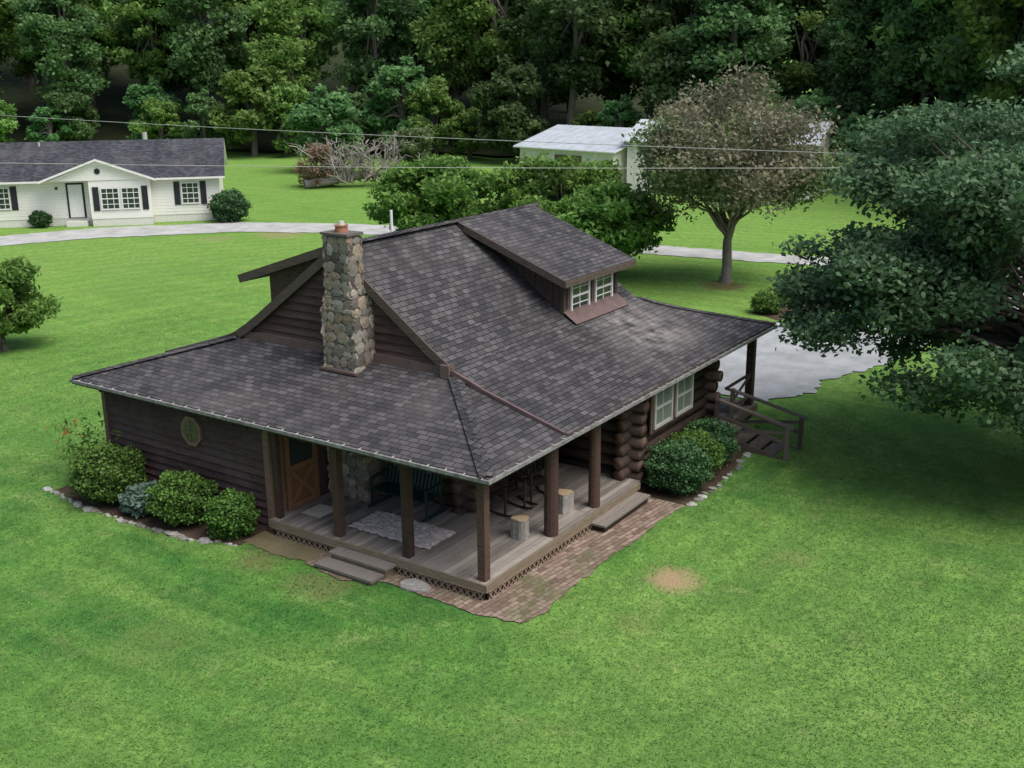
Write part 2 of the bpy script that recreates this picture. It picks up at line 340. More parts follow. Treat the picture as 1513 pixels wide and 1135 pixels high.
m.beam((XA-.02,8.95,4.96),(XA-.02,6.05,5.91),.035,.19,'fascia',.9)
m.beam((7.035,2.68,4.74),(7.035,5.6,5.84),.03,.17,'fascia',.9);m.box(7.05,10.6,2.665,2.695,4.65,4.80,'fascia',.9)
m.obj('roof',cab)
m=MB()
def caps(p,q,w=.3,lift=.012):
    p=np.array(p,float);q=np.array(q,float);n=max(1,int(np.linalg.norm(q-p)/.16));d=(q-p)/n;dd=d/np.linalg.norm(d)
    a=np.cross(dd,(0,0,1));a/=np.linalg.norm(a)
    for i in range(n):
        c0=p+d*i;c1=p+d*(i+1.05);z0=np.array((0,0,.014+lift));z1=np.array((0,0,.004+lift));dr=np.array((0,0,-.035))
        m.add([c0-a*w/2+dr+z0,c0+z0,c0+a*w/2+dr+z0,c1-a*w/2+dr+z1,c1+z1,c1+a*w/2+dr+z1],[(0,3,4,1),(1,4,5,2)],'shingle')
caps((0.02,0.02,HE+.03),(T-.1,T-.1,hz+.02));caps((0.02,W-.02,HE+.03),(T-.1,W-T+.1,hz+.02))
caps((XA,RY,5.99),(XB,RY,5.99),.34,.03)
for i in range(len(pf)-1): caps((XL-pf[i][0],pf[i][0],pf[i][1]+.01),(XL-pf[i+1][0],pf[i+1][0],pf[i+1][1]+.01))
m.obj('ridge_caps',cab)
m=MB()
m.box(2.74,2.84,2.9,W-2.9,hz-.02,hz+.17,'flash',.5)
m.beam((XA-.03,.05,2.80),(XA-.03,2.05,3.38),.06,.07,'flash',.5);m.beam((XA-.03,2.05,3.38),(XA-.03,3.0,3.72),.08,.10,'flash',.5)
m.box(2.6,2.8,2.8,3.02,3.5,3.78,'flash',.5)
m.add([(7.5,2.62,3.70),(10.2,2.62,3.70),(10.2,3.06,3.99),(7.5,3.06,3.99)],[(0,1,2,3)],'flash',.5)
m.box(2.08,2.2,4.9,5.95,3.37,3.42,'flash',.4)
m.obj('flashing',cab)
m=MB()
def gut(x0,x1,y0,y1,z0,z1): m.box(x0,x1,y0,y1,z0,z1,'gutter',.5)
gut(-.07,XL+.07,-.07,-.01,HE-.08,HE-.015);gut(-.07,-.01,0,W,HE-.08,HE-.015);gut(XL+.01,XL+.07,0,W,HE-.05,HE+.015)
for i in range(34): m.cyl((i*.41+.1,-.075,HE-.008),(i*.41+.1,.02,HE-.003),.010,.010,5,'cream')
for i in range(29): m.cyl((-.075,i*.41+.1,HE-.008),(.02,i*.41+.1,HE-.003),.010,.010,5,'cream')
m.obj('gutters',cab)
m=MB()
def lap(x,y0,y1,z0,z1,h=.17,gable=None):
    z=z0
    while z<z1:
        zt=min(z+h,z1)
        a,b=y0,y1
        if gable: half=max(0,(gable-(z+zt)/2)/.73); a,b=max(y0,RY-half),min(y1,RY+half)
        if b-a>.1:
            m.add([(x-.07,a,z),(x-.07,b,z),(x-.01,b,zt),(x-.01,a,zt),(x+.03,a,z),(x+.03,b,z)],[(0,3,2,1),(0,1,5,4)],'siding')
        z=zt
lap(2.86,2.9,W-2.9,3.45,5.9,.19,5.9)
lap(.45,5.91,11.32,.12,2.62,.18)
m.box(.47,.6,5.93,11.3,.1,2.62,'soffit')
m.add([(2.88,2.9,3.3),(2.88,RY,5.82),(2.88,W-2.9,3.3)],[(0,1,2)],'soffit')
m.add([(XB-.05,2.9,3.4),(XB-.05,RY,5.8),(XB-.05,W-2.9,3.4)],[(0,2,1)],'siding')
m.box(.5,2.8,11.2,11.32,.1,2.7,'siding')
m.box(.36,.5,11.24,11.36,.1,2.62,'casing',.2);m.box(.34,.52,5.86,6.02,.1,2.62,'casing',.3)
m.box(.5,2.8,5.93,6.0,.5,2.7,'siding')
m.obj('lap_siding',cab)
m=MB()
m.prism([(3.05,3.5),(3.05,4.72),(5.7,5.7),(5.7,5.0)],0,7.55,10.15,'siding')
m.prism([(8.2,3.6),(8.2,5.15),(6.1,5.85),(6.1,5.0)],0,2.95,10.15,'siding')
for i in range(14): m.box(7.525,7.55,3.15+i*.17,3.17+i*.17,3.7+i*.115,4.72+i*.06,'fascia')
m.box(7.5,7.62,3.0,3.12,3.75,4.72,'fascia');m.box(10.08,10.2,3.0,3.12,3.75,4.72,'fascia')
m.obj('dormer_walls',cab)
def window(m,fr,a0,a1,z0,z1,cols,rows,frame='white',glass='glass',fw=.06,case=None,mt=.022,meet=True):
    if case: m.lb(fr,a0-.1,a1+.1,0,.035,z0-.1,z1+.1,case)
    m.lb(fr,a0,a1,.03,.045,z0,z1,glass)
    for q in ((a0,a0+fw,z0,z1),(a1-fw,a1,z0,z1),(a0+fw,a1-fw,z0,z0+fw),(a0+fw,a1-fw,z1-fw,z1)):
        m.lb(fr,q[0],q[1],.03,.09,q[2],q[3],frame,.5)
    if meet: m.lb(fr,a0+fw,a1-fw,.03,.08,(z0+z1)/2-.025,(z0+z1)/2+.025,frame,.5)
    for i in range(1,cols):
        c=a0+(a1-a0)*i/cols;m.lb(fr,c-mt/2,c+mt/2,.045,.062,z0+fw,z1-fw,frame,.5)
    for i in range(1,rows):
        c=z0+(z1-z0)*i/rows;m.lb(fr,a0+fw,a1-fw,.045,.060,c-mt/2,c+mt/2,frame,.5)
m=MB();fr=((0,3.05,0),(1,0,0),(0,-1,0))
window(m,fr,7.82,8.72,3.86,4.66,2,4,'white','glass',.055,'flash');window(m,fr,9.0,9.9,3.86,4.66,2,4,'white','glass',.055,'flash')
fr=((0,.5,0),(1,0,0),(0,-1,0))
window(m,fr,7.4,8.35,1.45,2.42,2,2,'cream','glassc',.07,'casing',.02);window(m,fr,8.55,9.5,1.45,2.42,2,2,'cream','glassc',.07,'casing',.02)
fr=((0,2.55,0),(1,0,0),(0,-1,0));window(m,fr,3.6,4.5,1.2,2.1,2,2,'casing','glass',.06,'casing')
def octa(y,z,r,x,mat,th):
    P=[(x,y+r*math.cos(math.pi/8+i*math.pi/4),z+r*1.08*math.sin(math.pi/8+i*math.pi/4)) for i in range(8)]
    Q=[(x+th,p[1],p[2]) for p in P];m.add(P+Q,[tuple(range(8))[::-1]]+[(i,(i+1)%8,8+(i+1)%8,8+i) for i in range(8)],mat,.6)
octa(8.28,2.0,.34,.35,'casing',.08);octa(8.28,2.0,.235,.342,'glassy',.01)
m.box(.326,.338,8.268,8.292,1.77,2.23,'casing',.5);m.box(.324,.336,8.07,8.49,1.988,2.012,'casing',.5)
m.obj('windows',cab)
m=MB()
def logs_x(y,x0,x1,z0,z1,off=0,ext=.3):
    z=z0+off
    while z<z1:
        e=ext*(1+.5*(rng.random()-.5));m.cyl((x0-e,y,z),(x1+e,y,z),.145,.145,10,'log','logend');z+=.29
def logs_y(x,y0,y1,z0,z1,off=0,ext=.3):
    z=z0+off
    while z<z1:
        e=ext*(1+.5*(rng.random()-.5));m.cyl((x,y0-e,z),(x,y1+e,z),.145,.145,10,'log','logend');z+=.29
logs_x(.72,6.65,10.85,.35,2.65,0,.38);logs_y(6.65,.72,2.7,.35,2.6,.145,.4);logs_y(10.85,.72,11.2,.35,2.6,.145,.38)
logs_x(2.72,2.95,6.5,.5,2.7,0,.35);logs_y(2.95,2.72,6.0,.5,2.7,.145,.35);logs_x(11.2,2.95,10.85,.35,2.65,0,.3)
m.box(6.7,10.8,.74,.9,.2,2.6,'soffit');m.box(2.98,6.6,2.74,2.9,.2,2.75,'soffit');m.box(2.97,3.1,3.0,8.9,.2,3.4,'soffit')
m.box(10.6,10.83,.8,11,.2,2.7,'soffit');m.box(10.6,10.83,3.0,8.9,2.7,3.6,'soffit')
m.box(6.4,11.1,.62,.8,.0,.3,'stone',.3)
m.obj('log_walls',cab,True)
m=MB()
def post(x,y,z0=.5,z1=2.5,w=.17): m.box(x-w/2,x+w/2,y-w/2,y+w/2,z0,z1,'post')
for y in (2.25,4.05): post(.45,y)
post(.42,.42,.2,2.5,.17)
m.cyl((2.85,.45,.5),(2.85,.45,2.5),.15,.14,12,'post');m.cyl((4.62,.45,.5),(4.62,.45,2.5),.13,.12,12,'post')
post(.45,5.75,.3,2.5,.12);post(13.35,.45,.2,2.5,.2);post(13.35,4,.2,2.5,.2);post(13.35,8,.2,2.5,.2);post(13.35,11.4,.2,2.5,.2)
m.box(.38,.54,.36,5.9,2.48,2.66,'post');m.box(.55,13.5,.37,.53,2.48,2.66,'post');m.box(13.27,13.43,.55,11.5,2.48,2.66,'post')
for i in range(27): m.box(.1,2.8,.6+i*.4,.66+i*.4,2.52,2.6,'soffit')
m.obj('porch_posts',cab)
m=MB();y=.3
while y<5.85:
    x1=6.5 if y<2.55 else 2.9
    br=.3+(.3+.5*rng.random())*(x1-.3)
    m.box(.28,br-.004,y,y+.128,.455,.5,'deck');m.box(br,x1,y,y+.128,.455,.5,'deck');y+=.14
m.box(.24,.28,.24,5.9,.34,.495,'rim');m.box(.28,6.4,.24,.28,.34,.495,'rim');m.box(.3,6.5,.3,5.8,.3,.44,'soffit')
x=10.95
while x<13.5: m.box(x,x+.128,.3,11.5,.455,.5,'deck');x+=.14
m.box(10.95,13.55,.26,.3,.3,.49,'rim');m.box(11,13.5,.34,11.4,.1,.44,'soffit')
m.obj('porch_deck',cab)
m=MB()
for fr,L in ((((.25,.3,0),(0,1,0),(-1,0,0)),5.5),(((.3,.25,0),(1,0,0),(0,-1,0)),5.9)):
    O,u,nn=[np.array(q,float) for q in fr]
    for k in range(int(L/.15)):
        for s,of in ((1,.0),(-1,.012)):
            a=O+u*(k*.15+(0 if s>0 else .17))+nn*(.004+of)+np.array((0,0,.14));b=a+u*s*.17+np.array((0,0,.2));m.beam(a,b,.008,.028,'latt',.9)
    m.lb(fr,0,L,-.02,.0,.1,.34,'soffit');m.lb(fr,0,L,0.0,.03,.325,.35,'latt')
m.obj('lattice_skirt',cab)
m=MB()
m.box(-.45,-.08,2.45,3.95,.22,.27,'deck',.2);m.box(-.42,-.1,2.5,3.9,.12,.22,'rim',.3);m.box(-.08,.23,2.4,3.9,.34,.385,'deck',.3);m.box(-.06,.2,2.45,3.85,.12,.34,'rim',.3)
m.box(4.1,6.2,-.12,.06,.30,.345,'deck');m.box(4.1,6.2,.07,.22,.30,.345,'deck');m.box(4.15,6.15,-.08,.2,.15,.3,'soffit')
m.obj('porch_steps',cab)
m=MB();x0,x1=10.6,11.5;yt,yb=.15,-1.75
for i in range(5):
    t=(i+.5)/5;yy=yt+(yb-yt)*t;zz=.62-.58*(i+1)/5.3+.02;m.box(x0,x1,yy-.19,yy+.17,zz-.045,zz,'rail',.9)
for x in (x0-.04,x1+.04):
    m.beam((x,yt+.1,.42),(x,yb,.0),.05,.24,'rail');m.beam((x,yt+.1,1.42),(x,yb-.1,.98),.12,.05,'rail',.9);m.beam((x,yt+.1,1.0),(x,yb,.55),.045,.09,'rail')
    m.beam((x,yb+.05,-.05),(x,yb+.05,1.02),.1,.1,'rail');m.beam((x,yt+.05,.3),(x,yt+.05,1.45),.1,.1,'rail')
    m.beam((x,yt,.55),(x,yb+.1,.85),.04,.08,'rail')
m.box(x1+.1,13.35,.38,.44,1.38,1.44,'rail');m.box(x1+.1,13.35,.38,.44,.72,.8,'rail');m.beam((x1+.1,.41,.76),(13.3,.41,1.4),.04,.07,'rail')
m.beam((x1+.1,.44,1.4),(13.3,.44,.76),.04,.07,'rail')
m.obj('side_stairs',cab)
m=MB();fr=((0,5.93,0),(1,0,0),(0,-1,0))
m.lb(fr,.68,1.82,0,.04,.5,2.5,'casing');m.lb(fr,.78,1.72,.04,.08,.52,2.42,'doorw',.5);m.lb(fr,.9,1.6,.08,.09,1.5,2.3,'glass')
for q in ((.78,.9,.52,2.42),(1.6,1.72,.52,2.42)): m.lb(fr,q[0],q[1],.08,.11,q[2],q[3],'doorw',.9)
for zz in (.52,1.38,2.3): m.lb(fr,.9,1.6,.08,.11,zz,zz+.12,'doorw',.9)
m.beam((.92,5.83,.66),(1.58,5.83,1.36),.03,.1,'doorw',.95);m.beam((1.58,5.825,.66),(.92,5.825,1.36),.03,.1,'doorw',.95);m.cyl((1.62,5.83,1.4),(1.62,5.77,1.4),.03,.03,8,'gutter')
m.obj('door',cab)
m=MB()
def ico(*_):
    P=[]
    for z in (-1,1):
        for a in range(6):
            t=a*math.pi/3+rng.random()*.3;P.append((math.cos(t),math.sin(t),z*.45))
    for a in range(6):
        t=a*math.pi/3+rng.random()*.2;P.append((1.12*math.cos(t),1.12*math.sin(t),0))
    P+=[(0,0,-.62),(0,0,.66)]
    P=np.array(P);P=P*(1+rng.normal(0,.09,(len(P),1)))
    return P
FS=[]
for a in range(6):
    b=(a+1)%6;FS+=[(a,b,12+b,12+a),(12+a,12+b,6+b,6+a),(6+a,6+b,19),(b,a,18)]
def stones(O,u,nrm,w,h,sz):
    O=np.array(O,float);u=np.array(u,float);nn=np.array(nrm,float);Zv=np.array((0,0,1.));z=0
    while z<h-.02:
        rh=sz*(.6+.8*rng.random());rh=min(rh,h-z) if h-z>sz*.5 else h-z;a=-rng.random()*sz*.3
        while a<w:
            rw=sz*(.7+1.0*rng.random())
            a1=min(a+rw,w+.03);
            if a1-a>.05:
                P=ico();c=O+u*(a+a1)/2+Zv*(z+rh/2+rng.normal(0,.02))+nn*(-.012)
                V=[c+u*p[0]*(a1-a)/2*1.04+Zv*p[1]*rh/2*1.14+nn*p[2]*.042 for p in P]
                hand=np.dot(np.cross(u,Zv),nn);fs=FS if hand>0 else [f[::-1] for f in FS]
                m.add(V,fs,'stone')
            a=a1+.006
        z+=rh+.004
def stackch(x0,x1,y0,y1,z0,z1,sz=.2):
    m.box(x0+.015,x1-.015,y0+.015,y1-.015,z0,z1,'mortar',.5)
    stones((x0,y0,z0),(0,1,0),(-1,0,0),y1-y0,z1-z0,sz);stones((x0,y0,z0),(1,0,0),(0,-1,0),x1-x0,z1-z0,sz)
    stones((x0,y1,z0),(1,0,0),(0,1,0),x1-x0,z1-z0,sz);stones((x1,y0,z0),(0,1,0),(1,0,0),y1-y0,z1-z0,sz)
stackch(2.2,2.9,4.97,5.88,3.3,4.75,.22);stackch(2.22,2.8,5.02,5.84,4.75,5.0,.2);stackch(2.24,2.68,5.1,5.78,5.0,6.3,.2)
m.box(2.2,2.72,5.06,5.82,6.32,6.37,'mortar',.6)
stackch(2.1,2.85,4.75,5.85,.5,2.7,.24)
m.cyl((2.46,5.44,6.37),(2.46,5.44,6.5),.14,.13,14,'clay','clay');m.cyl((2.46,5.44,6.5),(2.46,5.44,6.52),.15,.15,14,'clay','clay');m.cyl((2.46,5.44,6.52),(2.46,5.44,6.6),.08,.06,10,'cream','cream')
m.obj('stone_chimney',cab,False)
m=MB();m.cyl((5.6,6.7,5.5),(5.6,6.7,6.38),.035,.035,10,'white','white');m.obj('vent_pipe',cab)
# ------------------------------------------------------------------ patio and porch things
m=MB();pt=[(-.35,4.25),(-.55,3.2),(-.2,2.4),(-.2,1.2),(-.25,.2),(-.08,-.72),(.45,-.9),(1.3,-.78),(2.2,-.8),(3.2,-.72),(3.9,-.8),(5.2,-.78),(6.45,-.86),(6.45,.3),(.24,.3),(.24,4.25)]
PP=[]
for i in range(len(pt)):
    a=np.array(pt[i]);b=np.array(pt[(i+1)%len(pt)]);k=6
    for j in range(k):
        q=a+(b-a)*j/k
        if i<12: q=q+rng.normal(0,.025,2)
        PP.append(q)
m.add([(x,y,.172) for x,y in PP],[tuple(range(len(PP)))],'pave');o=m.obj('brick_patio')
ribbon('dirt_strip',[(-.3,4.2),(-.45,5.0),(-.35,6.1)],[(.3,4.2),(.3,5.0),(.3,6.1)],'dirt',20,4,.018,.05)
m=MB();P=[(.02+.22*math.cos(t)*(1+.2*math.sin(3*t)),1.75+.34*math.sin(t),.2) for t in np.linspace(0,2*math.pi,11)[:-1]];m.slab(P,.04,'rock','rock','rock');m.obj('stepping_stone')
def stump(x,y,z,h,r):
    m=MB();n=18;rad=[r*(1+.12*math.sin(3*2*math.pi*i/n+x)+.06*rng.normal()) for i in range(n)]
    P=[];
    for zz,k in ((0,1.08),(h*.5,.98),(h,1.0),(h,.9)):
        for i in range(n):
            t=2*math.pi*i/n;P.append((x+rad[i]*k*math.cos(t),y+rad[i]*k*math.sin(t),z+zz))
    fs=[(l*n+i,l*n+(i+1)%n,(l+1)*n+(i+1)%n,(l+1)*n+i) for l in range(3) for i in range(n)];ms=['barkgrey']*(2*n)+['stumptop']*n
    fs.append(tuple(range(3*n,4*n)));ms.append('stumptop');m.add(P,fs,ms);m.obj('tree_stump')
stump(2.4,.9,.5,.42,.17);stump(4.05,.85,.5,.44,.175)
def slats(m,p,u,v,n,L,w,gap,mat,th=.02):
    for i in range(n):
        a=np.array(p,float)+np.array(v,float)*(i*(w+gap));m.beam(a,a+np.array(u,float)*L,w,th,mat,up=tuple(np.cross(u,v)))
def bench(name,x,y,ang,L,rock=False):
    m=MB();mat='green' if not rock else 'soffit'
    slats(m,(-L/2,-.22,.42),(1,0,0),(0,1,0),5,L,.08,.02,mat)
    for i in range(int(L/.1)+1): m.beam((-L/2+i*.1,.24,.45),(-L/2+i*.1,.42,1.02),.06,.02,mat)
    m.beam((-L/2,.42,1.03),(L/2,.42,1.03),.05,.06,mat);m.beam((-L/2,.25,.47),(L/2,.25,.47),.04,.05,mat)
    for s in (-1,1):
        X=s*L/2;m.beam((X,-.25,.66),(X,.36,.7),.07,.03,mat);m.beam((X,-.22,.06),(X,-.22,.66),.04,.04,mat);m.beam((X,.3,.06),(X,.32,.8),.04,.04,mat)
        if rock:
            pr=None
            for k in range(9):
                t=-1+k/4;q=(X,t*.45,.02+.06*t*t)
                if pr: m.beam(pr,q,.04,.04,mat)
                pr=q
        else: m.beam((X,-.34,.04),(X,.44,.04),.05,.05,mat)
    o=m.obj(name);o.location=(x,y,.5);o.rotation_euler=(0,0,ang)
bench('porch_glider_bench',2.2,3.75,-math.pi/2,1.5)
bench('rocking_chair',4.3,1.75,math.radians(-20),.6,True);bench('rocking_chair.001',3.4,1.9,math.radians(-10),.6,True)
def sheet(name,x0,x1,y0,y1,z,mat,n=14,j=.02):
    m=MB();P=[]
    for i in range(n+1):
        for k in range(n+1): P.append((x0+(x1-x0)*i/n+rng.normal(0,j*.4),y0+(y1-y0)*k/n+rng.normal(0,j*.4),z+.012+rng.random()*j))
    m.add(P,[(i*(n+1)+k,(i+1)*(n+1)+k,(i+1)*(n+1)+k+1,i*(n+1)+k+1) for i in range(n) for k in range(n)],mat,.5);m.obj(name)
sheet('shag_rug',.85,1.85,2.1,4.2,.5,'rug',26,.03);sheet('door_mat',.85,1.45,5.0,5.55,.5,'mat',6,.006)
m=MB();m.cyl((5.2,2.3,.5),(5.2,2.3,.78),.13,.11,12,'green','green');m.cyl((5.2,2.3,.78),(5.2,2.3,.86),.05,.05,8,'green','green');m.cyl((5.2,2.3,.86),(5.2,2.3,.88),.12,.12,12,'green','green');m.obj('porch_milk_can')
# ------------------------------------------------------------------ foliage
def leafquads(C,L,Wd,upb=.5,droop=0):
    N=len(C);nrm=rng.normal(size=(N,3));nrm[:,2]=np.abs(nrm[:,2])+upb;nrm/=np.linalg.norm(nrm,axis=1)[:,None]
    t=rng.normal(size=(N,3));t[:,2]-=droop;t-=nrm*(t*nrm).sum(1)[:,None];t/=np.linalg.norm(t,axis=1)[:,None];b=np.cross(nrm,t)
    s=(.65+.7*rng.random(N))[:,None]
    V=np.stack([C-t*L*s,C+b*Wd*s-t*L*.1*s,C+t*L*s-nrm*L*.3*s,C-b*Wd*s-t*L*.1*s],1)
    return V.reshape(-1,3)
def clusters(cs,rs,n,flat=.65,shell=.45):
    w=rs**2;w=w/w.sum();idx=rng.choice(len(cs),n,p=w);d=rng.normal(size=(n,3));d/=np.linalg.norm(d,axis=1)[:,None]
    r=(rng.random(n)**shell);lump=1+.3*np.sin(d[:,0]*5+idx)*np.cos(d[:,1]*6+idx*2)
    lump=lump*(1+.5*(rng.random(n)<.06)*rng.random(n))
    P=cs[idx]+d*(r*rs[idx]*lump)[:,None]*np.array((1,1,flat))
    cr=rng.random(len(cs))
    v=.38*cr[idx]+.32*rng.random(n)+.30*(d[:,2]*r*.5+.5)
    return P,np.clip(v,0,1)
def limb(m,p,q,r0,r1,mat,n=4,wob=.12):
    p=np.array(p,float);q=np.array(q,float);L=np.linalg.norm(q-p);pr=p
    for i in range(1,n+1):
        t=i/n;c=p+(q-p)*t+(rng.normal(0,wob*L/n,3) if i<n else 0);c[2]+=.10*L*math.sin(math.pi*t)*0.5
        m.cyl(pr,c,r0+(r1-r0)*(i-1)/n,r0+(r1-r0)*t,7,mat,jit=.1);pr=c
def tree(name,base,H,cz,rad,K,nl,L,Wd,mat,bark='bark',tr=.2,clr=1.2,inner=.35,flat=.65,upb=.5,droop=.2,fork=.25,low=-1,shell=.45,twigs=0,extra=None):
    e=empty(name)
    d=rng.normal(size=(K,3));d/=np.linalg.norm(d,axis=1)[:,None];d[:,2]=np.where(d[:,2]<low,-d[:,2]*.5,d[:,2])
    r=inner+(1-inner)*rng.random(K)**.6
    rad=np.array(rad,float);cs=d*r[:,None]*(rad-clr*.55)+np.array((0,0,cz));rs=clr*(.45+.95*rng.random(K))
    if extra is not None: cs=np.vstack([cs,extra[:,:3]]);rs=np.r_[rs,extra[:,3]];K=len(cs)
    m=MB();top=np.array((rng.normal(0,.02*H),rng.normal(0,.02*H),cz+rad[2]*.35));fk=np.array((0,0,fork*H))
    m.cyl((0,0,-.3),(0,0,.25),tr*1.5,tr*1.05,10,bark,jit=.15);limb(m,(0,0,.2),fk,tr*1.05,tr*.8,bark,3,.05);limb(m,fk,top,tr*.8,tr*.2,bark,5,.1)
    order=np.argsort(rng.random(K))[:max(8,K*2//3)]
    for i in order:
        t=np.clip((cs[i][2]-fk[2])/(top[2]-fk[2])*.6*rng.random()+.0,0,.9);s=fk+(top-fk)*t
        limb(m,s,cs[i],tr*(.30-.2*t),tr*.05,bark,4,.10)
        for _ in range(twigs):
            q=cs[i]+rng.normal(0,rs[i]*.5,3);limb(m,cs[i],q,tr*.05,tr*.015,bark,2,.1)
    wd=m.obj('trunk_and_limbs',None,True)
    P,v=clusters(cs,rs,nl,flat,shell);keep=P[:,2]>.25;P=P[keep];v=v[keep]
    f=np_mesh('leaves',leafquads(P,L,Wd,upb,droop),4,v,[mat])
    for o in (wd,f): o.parent=e
    e.location=(base[0],base[1],float(hgt(base[0],base[1])));return e,wd,f
def LM(n,d,l,t=.35,ov=.25):
    MT[n]=m_leaf(n,d,l,t,ov);return n
LM('leaf_maple',(.042,.100,.042),(.165,.275,.135),.35,.0)
LM('leaf_bright',(.055,.14,.028),(.22,.38,.08),.4,.1)
LM('leaf_thin',(.125,.125,.075),(.29,.275,.18),.35,.0)
LM('leaf_thin2',(.10,.155,.06),(.22,.29,.12),.35,.0)
LM('leaf_forest',(.055,.125,.045),(.20,.34,.125),.42,.28)
LM('leaf_forest_light',(.09,.19,.045),(.29,.45,.12),.42,.22)
LM('leaf_box',(.035,.095,.02),(.15,.28,.05),.25,.1)
LM('leaf_dark',(.03,.075,.03),(.095,.19,.07),.25,.1)
LM('leaf_blue',(.06,.115,.08),(.17,.25,.19),.25,0)
LM('leaf_brown',(.17,.11,.075),(.33,.22,.155),.2,0)
# big maple on the right: lower boughs reach left over the driveway and down to the lawn
ex=[]
rd=np.array(Rr)[:2];fd=np.array((math.cos(yaw),math.sin(yaw)))
def exa(n,a0,a1,bm,bs,z0,z1,r0=.6,r1=1.1):
    for i in range(n):
        q=rd*(a0+(a1-a0)*rng.random())+fd*(bm+rng.normal()*bs);ex.append((q[0],q[1],z0+(z1-z0)*rng.random(),r0+(r1-r0)*rng.random()))
exa(28,-6.4,-3.8,0,1.5,2.8,5.4,.5,1.0);exa(24,-5.2,-2.2,-1,2,4.0,8.5,.7,1.3);exa(20,-3.5,1.5,-2,1.4,2.0,3.4,.5,1.0);exa(26,-2.2,3.5,-3.2,1.2,1.2,3.0,.6,1.1);exa(12,-1.5,3.5,-3.5,1.5,3,6,.7,1.3)
tree('maple_tree',(14.2,-7.3),11.5,6.0,(5.7,5.7,4.9),110,150000,.078,.05,'leaf_maple','bark',.32,1.05,.4,.5,.6,.4,.2,extra=np.array(ex))
e,_,_=tree('sparse_tree',(31.4,8.9),9.5,5.9,(4.9,4.9,3.6),90,15000,.10,.055,'leaf_thin','barkthin',.24,1.1,.3,.6,.4,.2,.2,twigs=4)
P,v=clusters(np.array([(0,0,4.6),(2,1,4.4),(-2,-1,4.5),(1.5,-2,4.2),(-1,2.2,4.6),(3,-1,4.9),(-3,1,5),(0,3,5.5),(1,-4,5),(0,0,6.5),(-2,2,6.5)],float),np.array([1.6]*11),15000,.6);o=np_mesh('green_leaves',leafquads(P,.11,.07),4,v,['leaf_thin2']);o.parent=e
tree('fruit_tree',(28.2,22.4),5.2,3.2,(3.5,3.5,2.4),60,24000,.14,.07,'leaf_bright','bark',.16,.85,.4,.6,.4,.5,.15)
tree('fruit_tree.001',(30.5,17.0),5.6,3.2,(3.8,3.8,2.5),60,26000,.14,.07,'leaf_bright','bark',.16,.8,.4,.6,.4,.5,.15)
tree('fruit_tree.002',(29.5,13.8),4.8,2.8,(3.0,2.6,2.0),45,15000,.14,.07,'leaf_bright','bark',.14,.75,.4,.6,.4,.5,.15)
tree('fruit_tree.003',(6.6,25.6),3.2,1.75,(2.1,2.1,1.55),50,17000,.10,.05,'leaf_bright','bark',.1,.5,.35,.6,.4,.5,.15)
def shrub(name,x,y,r,h,n,mat,L=.035,Wd=.024,core=True):
    e=empty(name);z=float(hgt(x,y))
    d=rng.normal(size=(n,3));d/=np.linalg.norm(d,axis=1)[:,None];ph=rng.random(6)*6
    lump=1+.09*np.sin(d[:,0]*7+ph[0])*np.sin(d[:,1]*6+ph[1])+.07*np.sin(d[:,2]*9+ph[2]+d[:,0]*5)
    rr=lump*(1-.28*rng.random(n)**2.2+.05*rng.normal(size=n)+.15*(rng.random(n)<.03))
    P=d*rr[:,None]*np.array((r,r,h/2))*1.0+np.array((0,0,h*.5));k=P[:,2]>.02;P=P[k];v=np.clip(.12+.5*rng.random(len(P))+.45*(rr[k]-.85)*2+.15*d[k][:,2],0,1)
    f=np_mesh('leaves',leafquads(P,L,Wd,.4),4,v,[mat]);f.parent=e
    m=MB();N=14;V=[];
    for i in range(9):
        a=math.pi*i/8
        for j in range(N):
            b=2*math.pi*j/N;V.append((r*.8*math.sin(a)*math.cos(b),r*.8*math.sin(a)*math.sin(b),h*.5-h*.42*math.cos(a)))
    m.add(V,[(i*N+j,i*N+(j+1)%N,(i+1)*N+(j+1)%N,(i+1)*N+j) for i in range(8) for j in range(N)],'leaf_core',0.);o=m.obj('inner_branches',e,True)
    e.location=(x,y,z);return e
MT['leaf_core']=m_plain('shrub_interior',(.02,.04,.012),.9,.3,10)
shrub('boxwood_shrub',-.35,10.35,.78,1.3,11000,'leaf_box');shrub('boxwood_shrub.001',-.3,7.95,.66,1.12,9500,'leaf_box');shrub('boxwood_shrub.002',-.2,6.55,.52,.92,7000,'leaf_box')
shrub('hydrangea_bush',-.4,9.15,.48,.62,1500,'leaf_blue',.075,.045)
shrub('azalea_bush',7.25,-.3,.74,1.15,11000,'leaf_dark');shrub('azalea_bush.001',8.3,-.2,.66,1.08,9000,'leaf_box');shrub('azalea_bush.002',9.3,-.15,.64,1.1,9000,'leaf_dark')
shrub('round_shrub',33.3,43.2,1.15,1.9,6000,'leaf_dark',.07,.05);shrub('small_shrub',25.4,51.3,.6,1.0,2500,'leaf_dark',.07,.05)
shrub('garden_shrub',26.5,5.0,.6,.9,2500,'leaf_bright',.06,.03);shrub('garden_shrub.001',28.5,5.4,.7,.6,2500,'leaf_bright',.07,.03);shrub('garden_shrub.002',30,3.8,.6,.5,2000,'leaf_bright',.06,.03)
P=[];v=[]
for i in range(40):
    a=rng.random()*6.28;b=np.array((.0+rng.normal()*.3,11.5+rng.normal()*.35,.05));t=b+np.array((math.cos(a)*.35,math.sin(a)*.35,.7+.9*rng.random()))
    for k in range(18):
        c=b+(t-b)*(k/15);P.append(c+rng.normal(0,.03,3));v.append(.3+.5*rng.random())
fc=empty('flower_clump');o=np_mesh('stems_and_leaves',leafquads(np.array(P),.10,.025,.1),4,np.array(v),['leaf_bright']);o.parent=fc
